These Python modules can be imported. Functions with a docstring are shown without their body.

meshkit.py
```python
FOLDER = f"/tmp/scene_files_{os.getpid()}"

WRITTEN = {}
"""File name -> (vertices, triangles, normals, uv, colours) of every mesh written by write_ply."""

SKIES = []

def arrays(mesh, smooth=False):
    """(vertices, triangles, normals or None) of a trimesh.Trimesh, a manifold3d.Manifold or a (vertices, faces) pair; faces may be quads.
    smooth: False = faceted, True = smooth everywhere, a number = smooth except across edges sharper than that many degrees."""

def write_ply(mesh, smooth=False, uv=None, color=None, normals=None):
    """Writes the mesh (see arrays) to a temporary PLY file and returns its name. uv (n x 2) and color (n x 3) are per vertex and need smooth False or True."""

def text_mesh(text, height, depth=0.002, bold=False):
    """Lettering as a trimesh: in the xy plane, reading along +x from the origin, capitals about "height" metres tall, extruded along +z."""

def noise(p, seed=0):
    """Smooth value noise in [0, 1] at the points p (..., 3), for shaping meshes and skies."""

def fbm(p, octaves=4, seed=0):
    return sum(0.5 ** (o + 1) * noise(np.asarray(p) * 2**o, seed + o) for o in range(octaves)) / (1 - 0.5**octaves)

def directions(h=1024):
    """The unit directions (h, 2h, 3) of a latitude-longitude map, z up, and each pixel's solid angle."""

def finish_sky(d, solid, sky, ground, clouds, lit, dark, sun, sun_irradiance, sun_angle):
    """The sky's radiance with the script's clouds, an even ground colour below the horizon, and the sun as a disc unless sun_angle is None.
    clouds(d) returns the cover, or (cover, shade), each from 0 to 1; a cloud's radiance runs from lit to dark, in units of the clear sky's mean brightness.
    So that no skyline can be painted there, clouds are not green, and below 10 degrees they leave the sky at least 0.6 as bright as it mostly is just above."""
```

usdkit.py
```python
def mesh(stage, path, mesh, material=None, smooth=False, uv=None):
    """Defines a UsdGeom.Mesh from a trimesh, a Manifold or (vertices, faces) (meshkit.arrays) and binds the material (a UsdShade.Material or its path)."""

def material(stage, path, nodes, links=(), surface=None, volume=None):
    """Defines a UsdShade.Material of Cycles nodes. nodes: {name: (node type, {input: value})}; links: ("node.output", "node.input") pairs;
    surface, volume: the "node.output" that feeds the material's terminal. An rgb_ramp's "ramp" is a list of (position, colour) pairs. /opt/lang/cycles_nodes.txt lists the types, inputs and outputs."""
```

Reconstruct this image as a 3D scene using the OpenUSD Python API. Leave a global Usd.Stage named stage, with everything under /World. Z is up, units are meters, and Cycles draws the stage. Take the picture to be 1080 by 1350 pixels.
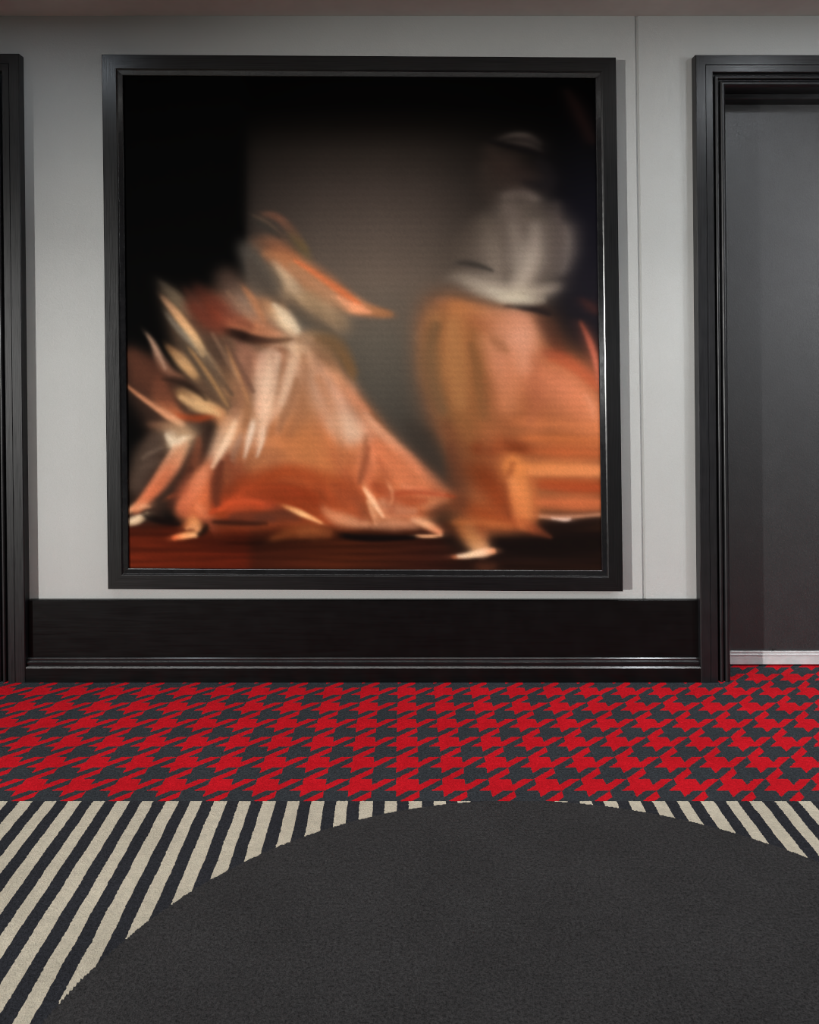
import math
import numpy as np, trimesh, usdkit, meshkit
from shapely.geometry import Polygon
from scipy import ndimage
from pxr import Usd, UsdGeom, UsdLux, Gf, Sdf, Vt, UsdShade

stage = Usd.Stage.CreateInMemory()
UsdGeom.SetStageUpAxis(stage, "Z"); UsdGeom.SetStageMetersPerUnit(stage, 1.0)
UsdGeom.Xform.Define(stage, "/World"); UsdGeom.Scope.Define(stage, "/World/Looks")

# ------------------------------------------------------------------ camera
S = 385.0                      # photo pixels per metre on the plane of the door casings (y = 0)
FPX = 1115.0                   # focal length in photo pixels
VX, VY = 532.0, 466.0          # where the lines running straight away from the camera meet
D = FPX / S                    # camera to the plane y = 0
EYE = (900.0 - VY) / S
AP = 36.0
cam = UsdGeom.Camera.Define(stage, "/World/camera")
cam.CreateHorizontalApertureAttr(AP)
cam.CreateVerticalApertureAttr(AP * 1350 / 1080)
cam.CreateFocalLengthAttr(FPX / 1080 * AP)
cam.CreateHorizontalApertureOffsetAttr((540 - VX) / 1080 * AP)
cam.CreateVerticalApertureOffsetAttr((VY - 675) / 1080 * AP)
cam.CreateClippingRangeAttr(Gf.Vec2f(0.05, 100))
cam.CreateExposureAttr(0.66)
xf = UsdGeom.Xformable(cam)
xf.AddTranslateOp().Set(Gf.Vec3d(0, -D, EYE)); xf.AddRotateXYZOp().Set(Gf.Vec3f(90, 0, 0))


def P(px, py, y=0.0):
    """The point of the plane at depth y that the photograph shows at this pixel."""
    k = (D + y) / D / S
    return np.array([(px - VX) * k, y, EYE + (VY - py) * k])


# ------------------------------------------------------------------ lights
def aim(prim, pos, target):
    m = Gf.Matrix4d(); m.SetLookAt(Gf.Vec3d(*pos), Gf.Vec3d(*target), Gf.Vec3d(0, 1, 0) if abs(pos[2] - target[2]) > 2 else Gf.Vec3d(0, 0, 1))
    UsdGeom.Xformable(prim).AddTransformOp().Set(m.GetInverse())


def rect_light(name, pos, target, w, h, power, color, cone=None, soft=0.5):
    l = UsdLux.RectLight.Define(stage, "/World/" + name)
    l.CreateWidthAttr(w); l.CreateHeightAttr(h); l.CreateIntensityAttr(power); l.CreateColorAttr(Gf.Vec3f(*color))
    aim(l, pos, target)
    return l


def spot(name, pos, target, r, power, color, cone=None, soft=0.5):
    l = UsdLux.SphereLight.Define(stage, "/World/" + name)
    l.CreateRadiusAttr(r); l.CreateIntensityAttr(power); l.CreateColorAttr(Gf.Vec3f(*color))
    if cone:
        s = UsdLux.ShapingAPI.Apply(l.GetPrim()); s.CreateShapingConeAngleAttr(cone); s.CreateShapingConeSoftnessAttr(soft)
    aim(l, pos, target)
    return l


spot("unseen_left_lamp", (-8.4, -7.9, 1.25), (0.25, 0.0, 0.62), 0.12, 5700, (1, 0.99, 0.955), 9.6, 0.9)  # out of view, lights the wall from the left, throws frame shadows right
spot("unseen_right_lamp", (3.6, -2.6, 1.75), (1.85, 0, 0.75), 0.12, 190, (0.94, 0.97, 1), 24, 0.9)  # out of view on the right, lights the door and its casing
UNSEEN_TROUGH = (-3.4, 3.2, -1.16, -0.94)                       # a light trough overhead out of view, shades upper wall: x0, x1, y0, y1
rect_light("unseen_trough_lamp", (-0.1, -1.05, 2.43), (-0.1, -1.051, 0), 6.4, 0.12, 14.0, (1, 0.995, 0.97))  # strip out of view overhead, lights the floor and moulding edges
rect_light("unseen_ceiling_lamp_west", (-1.25, -0.55, 2.285), (-1.25, -0.56, 0), 0.1, 0.1, 36, (0.80, 0.90, 1))  # out of view, gives the upper left frame rail its sheen
rect_light("unseen_ceiling_lamp_east", (1.45, -0.75, 2.285), (1.45, -0.76, 0), 0.16, 0.16, 60, (0.88, 0.94, 1))  # out of view, lights the right door, casing and floor below
spot("added_fill_behind", (1.0, -4.3, 1.0), (0, 0, 1), 0.25, 5.5, (1, 1, 0.98))  # added fill behind the camera, lifts the shadows and the ceiling
spot("added_fill_right", (2.4, -1.2, 1.98), (0, 0, 1), 0.14, 15, (0.95, 0.98, 1))  # added fill on the right, brightens upper wall, ceiling and carpet


# ------------------------------------------------------------------ materials
class G:
    """A small builder of shader graphs."""
    def __init__(s): s.n, s.l, s.k = {}, [], 0
    def add(s, kind, out, **ins):
        s.k += 1; name = f"n{s.k}"; vals = {}
        for k, v in ins.items():
            if isinstance(v, str) and v.startswith("@"): s.l.append((v[1:], f"{name}.{k}"))
            else: vals[k] = v
        s.n[name] = (kind, vals)
        return f"@{name}.{out}"
    def m(s, op, a, b=0.0, c=0.0): return s.add("math", "value", math_type=op, value1=a, value2=b, value3=c)
    def mix(s, f, a, b, t="mix"): return s.add("mix", "color", mix_type=t, fac=f, color1=a, color2=b)
    def noise(s, v, scale, detail=2, rough=0.5, out="fac"): return s.add("noise_texture", out, vector=v, scale=scale, detail=detail, roughness=rough)
    def pos(s): return s.add("geometry", "position")
    def stretch(s, v, sc): return s.add("mapping", "vector", vector=v, scale=sc)
    def range(s, v, a, b, c, d): return s.add("map_range", "result", value=v, from_min=a, from_max=b, to_min=c, to_max=d, clamp=True)
    def done(s, name, surf): return usdkit.material(stage, "/World/Looks/" + name, s.n, s.l, surface=surf[1:])


def paint_material(name, col, rough, grain, bump, var=0.25, spec=0.5):
    """Brushed gloss paint: grain = stretch of the brush marks."""
    g = G(); p = g.pos()
    a = g.noise(g.stretch(p, grain), 1.0, 4, 0.6)
    b = g.noise(p, 14.0, 3, 0.6)
    c = g.mix(g.range(b, 0.3, 0.7, 0, 1), tuple(x * (1 - var) for x in col), tuple(x * (1 + var) for x in col))
    r = g.range(a, 0.3, 0.7, rough * 0.8, rough * 1.2)
    nrm = g.add("bump", "normal", height=a, strength=bump, distance=0.002)
    return g.done(name, g.add("principled_bsdf", "BSDF", base_color=c, roughness=r, normal=nrm, specular_ior_level=spec))


M = {}
BLK = (0.0085, 0.0085, 0.0098)
M["paint_upright"] = paint_material("black_paint_upright", BLK, 0.36, (260, 260, 9), 0.08, 0.25, 0.4)
M["paint_level"] = paint_material("black_paint_level", BLK, 0.36, (9, 260, 260), 0.08, 0.25, 0.4)
M["gloss_level"] = paint_material("black_gloss_level", (0.008, 0.008, 0.009), 0.22, (3, 60, 60), 0.0)
M["board"] = paint_material("black_board_paint", (0.0035, 0.0035, 0.0037), 0.36, (5, 90, 90), 0.02, 0.25, 0.15)
M["door"] = paint_material("charcoal_door_paint", (0.017, 0.017, 0.0185), 0.5, (220, 220, 160), 0.15, 0.12, 0.7)
M["frame_upright"] = paint_material("frame_lacquer_upright", (0.004, 0.004, 0.0046), 0.34, (420, 420, 5), 0.16, 0.25, 0.4)
M["frame_level"] = paint_material("frame_lacquer_level", (0.004, 0.004, 0.0046), 0.34, (5, 420, 420), 0.16, 0.25, 0.4)
M["lip"] = paint_material("frame_lip_gloss", (0.007, 0.007, 0.008), 0.2, (40, 40, 40), 0.0)
M["dark"] = paint_material("dark_gap", (0.004, 0.004, 0.004), 0.8, (40, 40, 40), 0.0)
M["ceiling"] = paint_material("ceiling_paint", (0.55, 0.55, 0.53), 0.8, (90, 90, 90), 0.1, 0.04)
M["far_wall"] = paint_material("far_wall_paint", (0.12, 0.12, 0.12), 0.8, (90, 90, 90), 0.1, 0.04)


def wall_material():
    g = G(); p = g.pos()
    a = g.noise(p, 170.0, 3, 0.6); b = g.noise(p, 2.2, 3, 0.5); f = g.noise(g.stretch(p, (1, 1, 1)), 480.0, 1)
    c = g.mix(g.range(b, 0.3, 0.7, 0, 1), (0.42, 0.424, 0.415), (0.45, 0.454, 0.445))
    c = g.mix(g.range(f, 0.3, 0.7, 0, 1), c, g.mix(1.0, c, (0.93, 0.93, 0.93), "multiply"))
    nrm = g.add("bump", "normal", height=a, strength=0.3, distance=0.0025)
    return g.done("vinyl_wallcovering", g.add("principled_bsdf", "BSDF", base_color=c, roughness=0.62, normal=nrm, specular_ior_level=0.35))


M["wall"] = wall_material()


def metal_material():
    g = G(); p = g.pos()
    a = g.noise(g.stretch(p, (6, 200, 200)), 1.0, 4, 0.6); b = g.noise(p, 25.0, 3, 0.6)
    c = g.mix(g.range(b, 0.3, 0.7, 0, 1), (0.52, 0.52, 0.53), (0.62, 0.62, 0.63))
    nrm = g.add("bump", "normal", height=a, strength=0.15, distance=0.001)
    return g.done("brushed_aluminium", g.add("principled_bsdf", "BSDF", base_color=c, metallic=0.2, roughness=g.range(a, 0.3, 0.7, 0.42, 0.6), normal=nrm))


M["metal"] = metal_material()

TILE = 47.15                   # houndstooth repeat, in photo pixels on the plane y = 0


def carpet_material():
    g = G(); p = g.pos()
    xyz = "@" + g.add("separate_xyz", "x", vector=p)[1:].split(".")[0]
    wob = g.m("multiply", g.m("subtract", g.noise(p, 13.0, 2), 0.5), 2.6)
    wob2 = g.m("multiply", g.m("subtract", g.noise(g.stretch(p, (1, 1, 1)), 150.0, 1), 0.5), 2.0)
    X = g.m("add", g.m("add", g.m("multiply", xyz + ".x", S), wob), wob2)
    Y = g.m("add", g.m("multiply", xyz + ".y", -S), wob2)           # distance in front of the wall
    q = 1.15
    Xq = g.m("multiply", g.m("round", g.m("divide", X, q)), q)
    Yq = g.m("multiply", g.m("round", g.m("divide", Y, q)), q)
    u = g.m("add", g.m("divide", g.m("subtract", Xq, 63.1), TILE), 0.5)
    v = g.m("add", g.m("divide", g.m("subtract", 157.7, Yq), TILE), 0.5)
    fu = g.m("less_than", g.m("fraction", g.m("add", u, 60.0)), 0.5)
    fv = g.m("less_than", g.m("fraction", g.m("add", v, 60.0)), 0.5)
    tw = g.m("less_than", g.m("fraction", g.m("add", g.m("multiply", g.m("subtract", u, v), 2.0), 60.0)), 0.5)
    red = g.m("add", g.m("multiply", tw, fu), g.m("multiply", g.m("subtract", 1.0, tw), fv))
    border = g.m("less_than", Yq, 295.5)
    st = g.m("greater_than", g.m("fraction", g.m("add", g.m("divide", g.m("add", Xq, 265.1), TILE / 2), 80.0)), 0.47)
    dx = g.m("subtract", Xq, 109.1); dy = g.m("subtract", Yq, 646.3)
    r = g.m("sqrt", g.m("add", g.m("multiply", dx, dx), g.m("multiply", dy, dy)))
    outside = g.m("greater_than", r, 352.4)
    st = g.m("multiply", st, outside)
    # yarn: tufts and blotches
    t1 = g.range(g.m('add', g.m('multiply', g.noise(p, 330.0, 2, 0.7), 0.5), g.m('multiply', g.noise(p, 150.0, 2, 0.7), 0.5)), 0.36, 0.64, 0, 1)
    t2 = g.range(g.noise(p, 45.0, 4, 0.7), 0.35, 0.65, 0, 1)
    t3 = g.range(g.noise(p, 5.0, 3, 0.6), 0.3, 0.7, 0, 1)
    def yarn(c, k=0.35):
        lo, hi = tuple(x * (1 - k) for x in c), tuple(x * (1 + k) for x in c)
        return g.mix(t1, lo, hi)
    bord = g.mix(red, yarn((0.047, 0.054, 0.063), 0.5), yarn((0.70, 0.011, 0.022), 0.2))
    gap = g.mix(outside, yarn((0.048, 0.047, 0.049), 0.55), yarn((0.034, 0.036, 0.044), 0.5))
    inner = g.mix(st, gap, yarn((0.70, 0.635, 0.51), 0.12))
    c = g.mix(border, inner, bord)
    c = g.mix(t2, g.mix(1.0, c, (0.86, 0.86, 0.86), "multiply"), c)
    c = g.mix(t3, g.mix(1.0, c, (0.82, 0.82, 0.82), "multiply"), c)
    h = g.m("add", g.m("multiply", t1, 0.6), g.m("multiply", t2, 0.5))
    nrm = g.add("bump", "normal", height=h, strength=0.6, distance=0.004)
    return g.done("woven_carpet", g.add("principled_bsdf", "BSDF", base_color=c, roughness=0.95, normal=nrm, specular_ior_level=0.06))


M["carpet"] = carpet_material()


def print_material():
    g = G(); p = g.pos()
    col = g.add("attribute", "color", attribute="displayColor")
    w = g.add("wave_texture", "fac", wave_type="bands", bands_direction="z", vector=p, scale=60.0, distortion=1.2, detail=2, detail_scale=3.0)
    n = g.noise(g.stretch(p, (180, 180, 420)), 1.0, 2)
    c = g.mix(g.range(n, 0.3, 0.7, 0, 1), g.mix(1.0, col, (0.95, 0.95, 0.95), "multiply"), g.mix(1.0, col, (1.05, 1.05, 1.05), "multiply"))
    nrm = g.add("bump", "normal", height=g.m("add", w, n), strength=0.02, distance=0.001)
    return g.done("canvas_print", g.add("principled_bsdf", "BSDF", base_color=c, roughness=0.85, normal=nrm, specular_ior_level=0.03))


M["print"] = print_material()


# ------------------------------------------------------------------ builders
used = {}


def numbered(path):
    k = used.get(path, -1) + 1; used[path] = k
    return path if k == 0 else f"{path}_{k:03d}"


def data(prim, **kw):
    for k, v in kw.items():
        if v: prim.SetCustomDataByKey(k, v)


def thing(name, **kw):
    path = numbered("/World/" + name)
    x = UsdGeom.Xform.Define(stage, path); data(x.GetPrim(), **kw)
    return path


def part(parent, name, mesh, mat, smooth=False, **kw):
    path = numbered(f"{parent}/{name}")
    m = usdkit.mesh(stage, path, mesh, M[mat], smooth=smooth); data(m.GetPrim(), **kw)
    return path


def sweep(corners, offs, depths, closed_profile=True, first=None, last=None):
    """A moulding along two corners of an outline. corners: four points (x, z): prev, a, b, next of the outline (prev / next None = square end).
    offs: distance inwards (to the left of a -> b), depths: y of every profile point."""
    prev, a, b, nxt = corners
    a, b = np.array(a, float), np.array(b, float)
    def nrm(p, q):
        d = (np.array(q, float) - p) / np.linalg.norm(np.array(q, float) - p); return d, np.array([-d[1], d[0]])
    d, n = nrm(a, b)
    def mitre(other, at_start):
        if other is None: return n
        d2, n2 = nrm(np.array(other, float), a) if at_start else nrm(b, other)
        s = n + n2; return s / (s @ n)
    ma, mb = mitre(prev, True), mitre(nxt, False)
    offs, depths = np.asarray(offs, float), np.asarray(depths, float)
    A, B = a + offs[:, None] * ma, b + offs[:, None] * mb
    k = len(offs)
    V = np.vstack([np.c_[A[:, 0], depths, A[:, 1]], np.c_[B[:, 0], depths, B[:, 1]]])
    F = []
    for i in range(k):
        j = (i + 1) % k
        F += [[i, j, k + j], [i, k + j, k + i]]
    cap = trimesh.creation.triangulate_polygon(Polygon(np.c_[offs, depths]), engine="earcut")
    tree = np.c_[offs, depths]
    idx = [int(np.argmin(((tree - v) ** 2).sum(1))) for v in cap[0]]
    for t in cap[1]:
        F.append([idx[t[0]], idx[t[1]], idx[t[2]]]); F.append([k + idx[t[0]], k + idx[t[2]], k + idx[t[1]]])
    m = trimesh.Trimesh(V, F, process=False); m.fix_normals()
    return m


def arc(cx, cy, r, a0, a1, n=7):
    t = np.radians(np.linspace(a0, a1, n)); return [(cx + r * math.cos(x), cy + r * math.sin(x)) for x in t]


def slab(poly, y0, y1):
    """A polygon of the wall plane (x, z) made solid between the depths y0 and y1."""
    m = trimesh.creation.extrude_polygon(poly, y1 - y0, engine="earcut")
    v = m.vertices.copy(); m.vertices = np.c_[v[:, 0], y0 + v[:, 2], v[:, 1]]; m.invert(); m.fix_normals()
    return m


def solid(x0, x1, y0, y1, z0, z1, bevel=0.0):
    if bevel <= 0:
        m = trimesh.creation.box([x1 - x0, y1 - y0, z1 - z0]); m.apply_translation([(x0 + x1) / 2, (y0 + y1) / 2, (z0 + z1) / 2]); return m
    c = []
    for x in (x0, x1):
        for y in (y0, y1):
            for z in (z0, z1):
                sx, sy, sz = (1 if x == x0 else -1), (1 if y == y0 else -1), (1 if z == z0 else -1)
                c += [(x + sx * bevel, y + sy * bevel, z), (x + sx * bevel, y, z + sz * bevel), (x, y + sy * bevel, z + sz * bevel)]
    return trimesh.convex.convex_hull(np.array(c))


def xz(px, py, y=0.0):
    q = P(px, py, y); return (q[0], q[2])


# ------------------------------------------------------------------ the setting
WALL = 0.038                                             # the wall lies this far behind the faces of the casings
CEIL = P(540, 21, WALL)[2]
X0, X1, Y0 = -10.5, 5.2, -10.0

m = trimesh.creation.box([X1 - X0 + 0.3, 0.40 - Y0, 0.03]); m.apply_translation([(X0 + X1) / 2, (0.40 + Y0) / 2, -0.015])
fl = usdkit.mesh(stage, "/World/floor", m, M["carpet"])
data(fl.GetPrim(), kind="structure", label="carpet with red and charcoal houndstooth border, cream stripes and dark circular field")
ceil = thing("ceiling", kind="structure", label="plain grey ceiling above the picture wall")
tx0, tx1, ty0, ty1 = UNSEEN_TROUGH
cp = Polygon([(X0 - .15, Y0), (X1 + .15, Y0), (X1 + .15, 0.2), (X0 - .15, 0.2)]).difference(Polygon([(tx0, ty0), (tx1, ty0), (tx1, ty1), (tx0, ty1)]))
cm = trimesh.creation.extrude_polygon(cp, 0.05, engine="earcut"); cm.apply_translation([0, 0, CEIL])
part(ceil, "panel", cm, "ceiling")
part(ceil, "unseen_trough", trimesh.util.concatenate([solid(tx0 - .02, tx1 + .02, ty0 - .02, ty0, CEIL + .05, CEIL + .16), solid(tx0 - .02, tx1 + .02, ty1, ty1 + .02, CEIL + .05, CEIL + .16),
     solid(tx0 - .02, tx0, ty0, ty1, CEIL + .05, CEIL + .16), solid(tx1, tx1 + .02, ty0, ty1, CEIL + .05, CEIL + .16), solid(tx0 - .02, tx1 + .02, ty0 - .02, ty1 + .02, CEIL + .16, CEIL + .18)]), "dark")  # unseen box around the strip, keeps its light off the upper wall

# outlines of the two door casings, outer edge on the wall, leaning with the building
R_OUT = [xz(924.5, 900), xz(917.0, 72.2)]                # right doorway, its left upright: foot, top
L_OUT = [xz(33.5, 900), xz(24.6, 70.5)]                  # left doorway, its right upright
DOORW = 1.13                                             # outer width of a casing
RR = [(p[0] + DOORW, p[1]) for p in R_OUT]
LL = [(p[0] - DOORW, p[1]) for p in L_OUT]
CW = 0.106                                               # width of the moulded casing

seam_b, seam_t = xz(849.5, 792, WALL), xz(839.0, 20, WALL)
k = (seam_t[0] - seam_b[0]) / (seam_t[1] - seam_b[1])
seam0, seam1 = seam_b[0] - k * seam_b[1], seam_b[0] + k * (CEIL - seam_b[1])
hl = [(LL[0][0] + CW - .01, -0.01), (LL[1][0] + CW - .01, LL[1][1] - CW + .01), (L_OUT[1][0] - CW + .01, L_OUT[1][1] - CW + .01), (L_OUT[0][0] - CW + .01, -0.01)]
hr = [(R_OUT[0][0] + CW - .01, -0.01), (R_OUT[1][0] + CW - .01, R_OUT[1][1] - CW + .01), (RR[1][0] - CW + .01, RR[1][1] - CW + .01), (RR[0][0] - CW + .01, -0.01)]
wall = thing("wall_back", kind="structure", label="pale grey textured wall behind the framed picture")
gap = 0.006
pl = Polygon([(X0, 0), (seam0 - gap, 0), (seam1 - gap, CEIL), (X0, CEIL)]).difference(Polygon(hl))
pr = Polygon([(seam0 + gap, 0), (X1, 0), (X1, CEIL), (seam1 + gap, CEIL)]).difference(Polygon(hr))
part(wall, "panel", slab(pl, WALL, WALL + 0.02), "wall")
part(wall, "panel", slab(pr, WALL, WALL + 0.02), "wall")
part(wall, "seam",
     slab(Polygon([(seam0 - gap, 0), (seam0 + gap, 0), (seam1 + gap, CEIL), (seam1 - gap, CEIL)]), WALL + 0.0055, WALL + 0.02), "wall", label="recessed vertical seam between two wall panels")
part(wall, "backing", slab(Polygon([(X0, 0), (X1, 0), (X1, CEIL), (X0, CEIL)]).difference(Polygon(hl)).difference(Polygon(hr)), WALL + 0.02, 0.2), "far_wall")
for nm, mm in (("wall_left", solid(X0 - .15, X0, Y0, 0.2, 0, CEIL)), ("wall_right", solid(X1, X1 + .15, Y0, 0.2, 0, CEIL)), ("wall_front", solid(X0 - .15, X1 + .15, Y0 - .15, Y0, 0, CEIL))):
    data(usdkit.mesh(stage, "/World/" + nm, mm, M["far_wall"]).GetPrim(), kind="structure")

# moulded casing profile: inward offset, depth
FASCIA = [(0.0, WALL), (0.0, 0.0025), (0.0025, 0.0), (0.0335, 0.0), (0.0347, 0.0022), (0.0359, 0.0), (0.0575, 0.0), (0.0595, 0.002), (0.0595, WALL)]
BEADS = [(0.0597, WALL), (0.0597, 0.020), (0.0680, 0.020), (0.0680, 0.010)] + arc(0.0745, 0.0105, 0.0065, 180, 360, 9) + [(0.0815, 0.018), (0.0860, 0.018), (0.0860, 0.012)] + arc(0.0950, 0.013, 0.0085, 185, 355, 9) + [(0.1055, 0.014), (CW, 0.0155), (CW, WALL)]
JAMB = [(CW - 0.012, WALL + .0005), (CW, WALL + .0005), (CW, 0.196), (CW - 0.012, 0.196)]
STOP = [(CW, 0.094), (CW + 0.0165, 0.094), (CW + 0.018, 0.0955), (CW + 0.018, 0.158), (CW, 0.158)]


def doorway(name, out, lab):
    """out: outline foot, top, top, foot with the opening on the left-hand side when walked."""
    d = thing(name, kind="structure", label=lab)
    a, b, c, e = out
    legs = [((None, a, b, c), "paint_upright"), ((a, b, c, e), "paint_level"), ((b, c, e, None), "paint_upright")]
    for cs, mt in legs:
        o, y = zip(*FASCIA); part(d, "casing", sweep(cs, o, y), mt, 30)
    for cs, mt in legs:
        o, y = zip(*BEADS); part(d, "moulding", sweep(cs, o, y), mt, 40)
    for cs, mt in legs:
        o, y = zip(*JAMB); part(d, "jamb", sweep(cs, o, y), mt)
    for cs, mt in legs:
        o, y = zip(*STOP); part(d, "stop", sweep(cs, o, y), mt, 30)
    x0b, x1b = sorted((a[0], e[0])); x0t, x1t = sorted((b[0], c[0])); zt = b[1]
    i = CW + 0.003
    zb = 0.052
    leaf = Polygon([(x0b + i, zb + 0.002), (x1b - i, zb + 0.002), (x1t - i, zt - i), (x0t + i, zt - i)])
    lf = part(d, "door_leaf", slab(leaf, 0.160, 0.196), "door", label="flat charcoal painted door leaf")
    sw = part(d, "door_sweep", trimesh.util.concatenate([
        solid(x0b + i, x1b - i, 0.153, 0.159, 0.006, 0.039, 0.001), solid(x0b + i, x1b - i, 0.150, 0.159, 0.039, 0.0440, 0.0015),
        solid(x0b + i, x1b - i, 0.154, 0.159, 0.044, 0.0500, 0.0), solid(x0b + i, x1b - i, 0.151, 0.159, 0.050, 0.0545, 0.0015)]), "metal", label="brushed aluminium strip along the foot of the door")
    return d, sw


dr, sweep_r = doorway("door_1", [RR[0], RR[1], R_OUT[1], R_OUT[0]], "black moulded door casing with charcoal door, right of the picture")
dl, sweep_l = doorway("door_2", [L_OUT[0], L_OUT[1], LL[1], LL[0]], "black moulded door casing at the left edge")
for sw, (px, py) in ((sweep_r, (1019, 856.5)),):
    q = P(px, py, 0.150)
    s = trimesh.creation.cylinder(0.0035, 0.0022, sections=16); s.apply_transform(trimesh.transformations.rotation_matrix(math.pi / 2, [1, 0, 0])); s.apply_translation([q[0], 0.1502, q[2]])
    s2 = solid(q[0] - .0006, q[0] + .006, 0.1489, 0.1495, q[2] - .001, q[2] + .0006)
    path = numbered(dr + "/screw")
    data(usdkit.mesh(stage, path, trimesh.util.concatenate([s, s2]), M["dark"]).GetPrim(), label="dark screw in the aluminium strip")

# skirting between the two doorways
BASE_BOARD = [(0, WALL), (0, 0.0235), (0.0015, 0.022), (0.205, 0.022), (0.205, WALL)]


def skirting(name, xa, xb, lab):
    """Profiles are heights from the floor; drawn from xa to xb."""
    b = thing(name, kind="structure", label=lab)
    zt = P(480, 791, 0.022)[2]; zm = P(480, 867.3, 0.012)[2]; zp = P(480, 882, 0.0)[2]
    def run(prof, mat, nm, smooth, label=None):
        o, y = zip(*prof)
        z = np.array(o)
        V = np.vstack([np.c_[np.full(len(z), xa), y, z], np.c_[np.full(len(z), xb), y, z]])
        k = len(z); F = []
        for i in range(k):
            j = (i + 1) % k; F += [[i, j, k + j], [i, k + j, k + i]]
        cap = trimesh.creation.triangulate_polygon(Polygon(np.c_[z, y]), engine="earcut")
        ref = np.c_[z, y]; idx = [int(np.argmin(((ref - v) ** 2).sum(1))) for v in cap[0]]
        for t in cap[1]: F += [[idx[t[0]], idx[t[1]], idx[t[2]]], [k + idx[t[0]], k + idx[t[2]], k + idx[t[1]]]]
        mm = trimesh.Trimesh(V, F, process=False); mm.fix_normals()
        part(b, nm, mm, mat, smooth, label=label)
    run([(zm + .0003, WALL), (zm + .0003, 0.022), (zt - .002, 0.022), (zt, 0.024), (zt, WALL)], "board", "board", 30)
    h = zm - zp
    run([(zp, WALL), (zp, 0.0012), (zp + .0015, 0.0012), (zp + .0065, 0.0062), (zp + .0068, 0.0115), (zp + .0100, 0.0118)] +
        arc(zp + 0.0175, 0.0150, 0.0075, 205, 335, 9) + [(zp + .0255, 0.0152), (zm - .0055, 0.0152), (zm - .0008, 0.0200), (zm, 0.0215), (zm, WALL)], "gloss_level", "moulding", 28, "glossy stepped bead moulding")
    run([(0, WALL), (0, 0.001), (zp - .0005, 0.001), (zp - .0005, WALL)], "board", "plinth", 30)
    return b


lean = (L_OUT[0][0] + 0.0003, R_OUT[0][0] - 0.0003)
skirting("baseboard_back", lean[0], lean[1], "tall black baseboard below the framed picture")
skirting("baseboard_left", X0, LL[0][0], "black baseboard left of the left doorway")
skirting("baseboard_right", RR[0][0], X1, "black baseboard right of the right doorway")

# ------------------------------------------------------------------ the framed picture
pic = thing("framed_picture", label="large black framed photograph of blurred dancers in orange skirts hung above the baseboard", category="picture")
OUT = [(133.6, 71.2), (812.6, 75.2), (822.0, 780.2), (141.8, 777.2)]          # photo pixels, clockwise from top left
o = [xz(*c) for c in OUT]
o = [o[0], o[3], o[2], o[1]]                                                   # counter-clockwise, inside on the left
RAIL = [(0, WALL - .0004), (0, 0.0045), (0.0012, 0.0012), (0.0030, 0.0), (0.0485, 0.0), (0.0500, 0.0012), (0.0500, WALL - .0004)]
LIP = [(0.0502, WALL - .0004), (0.0502, 0.0013), (0.0534, 0.0031), (0.0540, 0.0038), (0.0690, 0.0050), (0.0705, 0.0062), (0.0710, 0.0085), (0.0710, 0.0125), (0.0600, 0.0125), (0.0600, WALL - .0004)]
for i in range(4):
    cs = (o[i - 1], o[i], o[(i + 1) % 4], o[(i + 2) % 4]); up = i in (0, 2)
    q, y = zip(*RAIL); part(pic, "rail", sweep(cs, q, y), "frame_upright" if up else "frame_level", 30)
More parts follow.
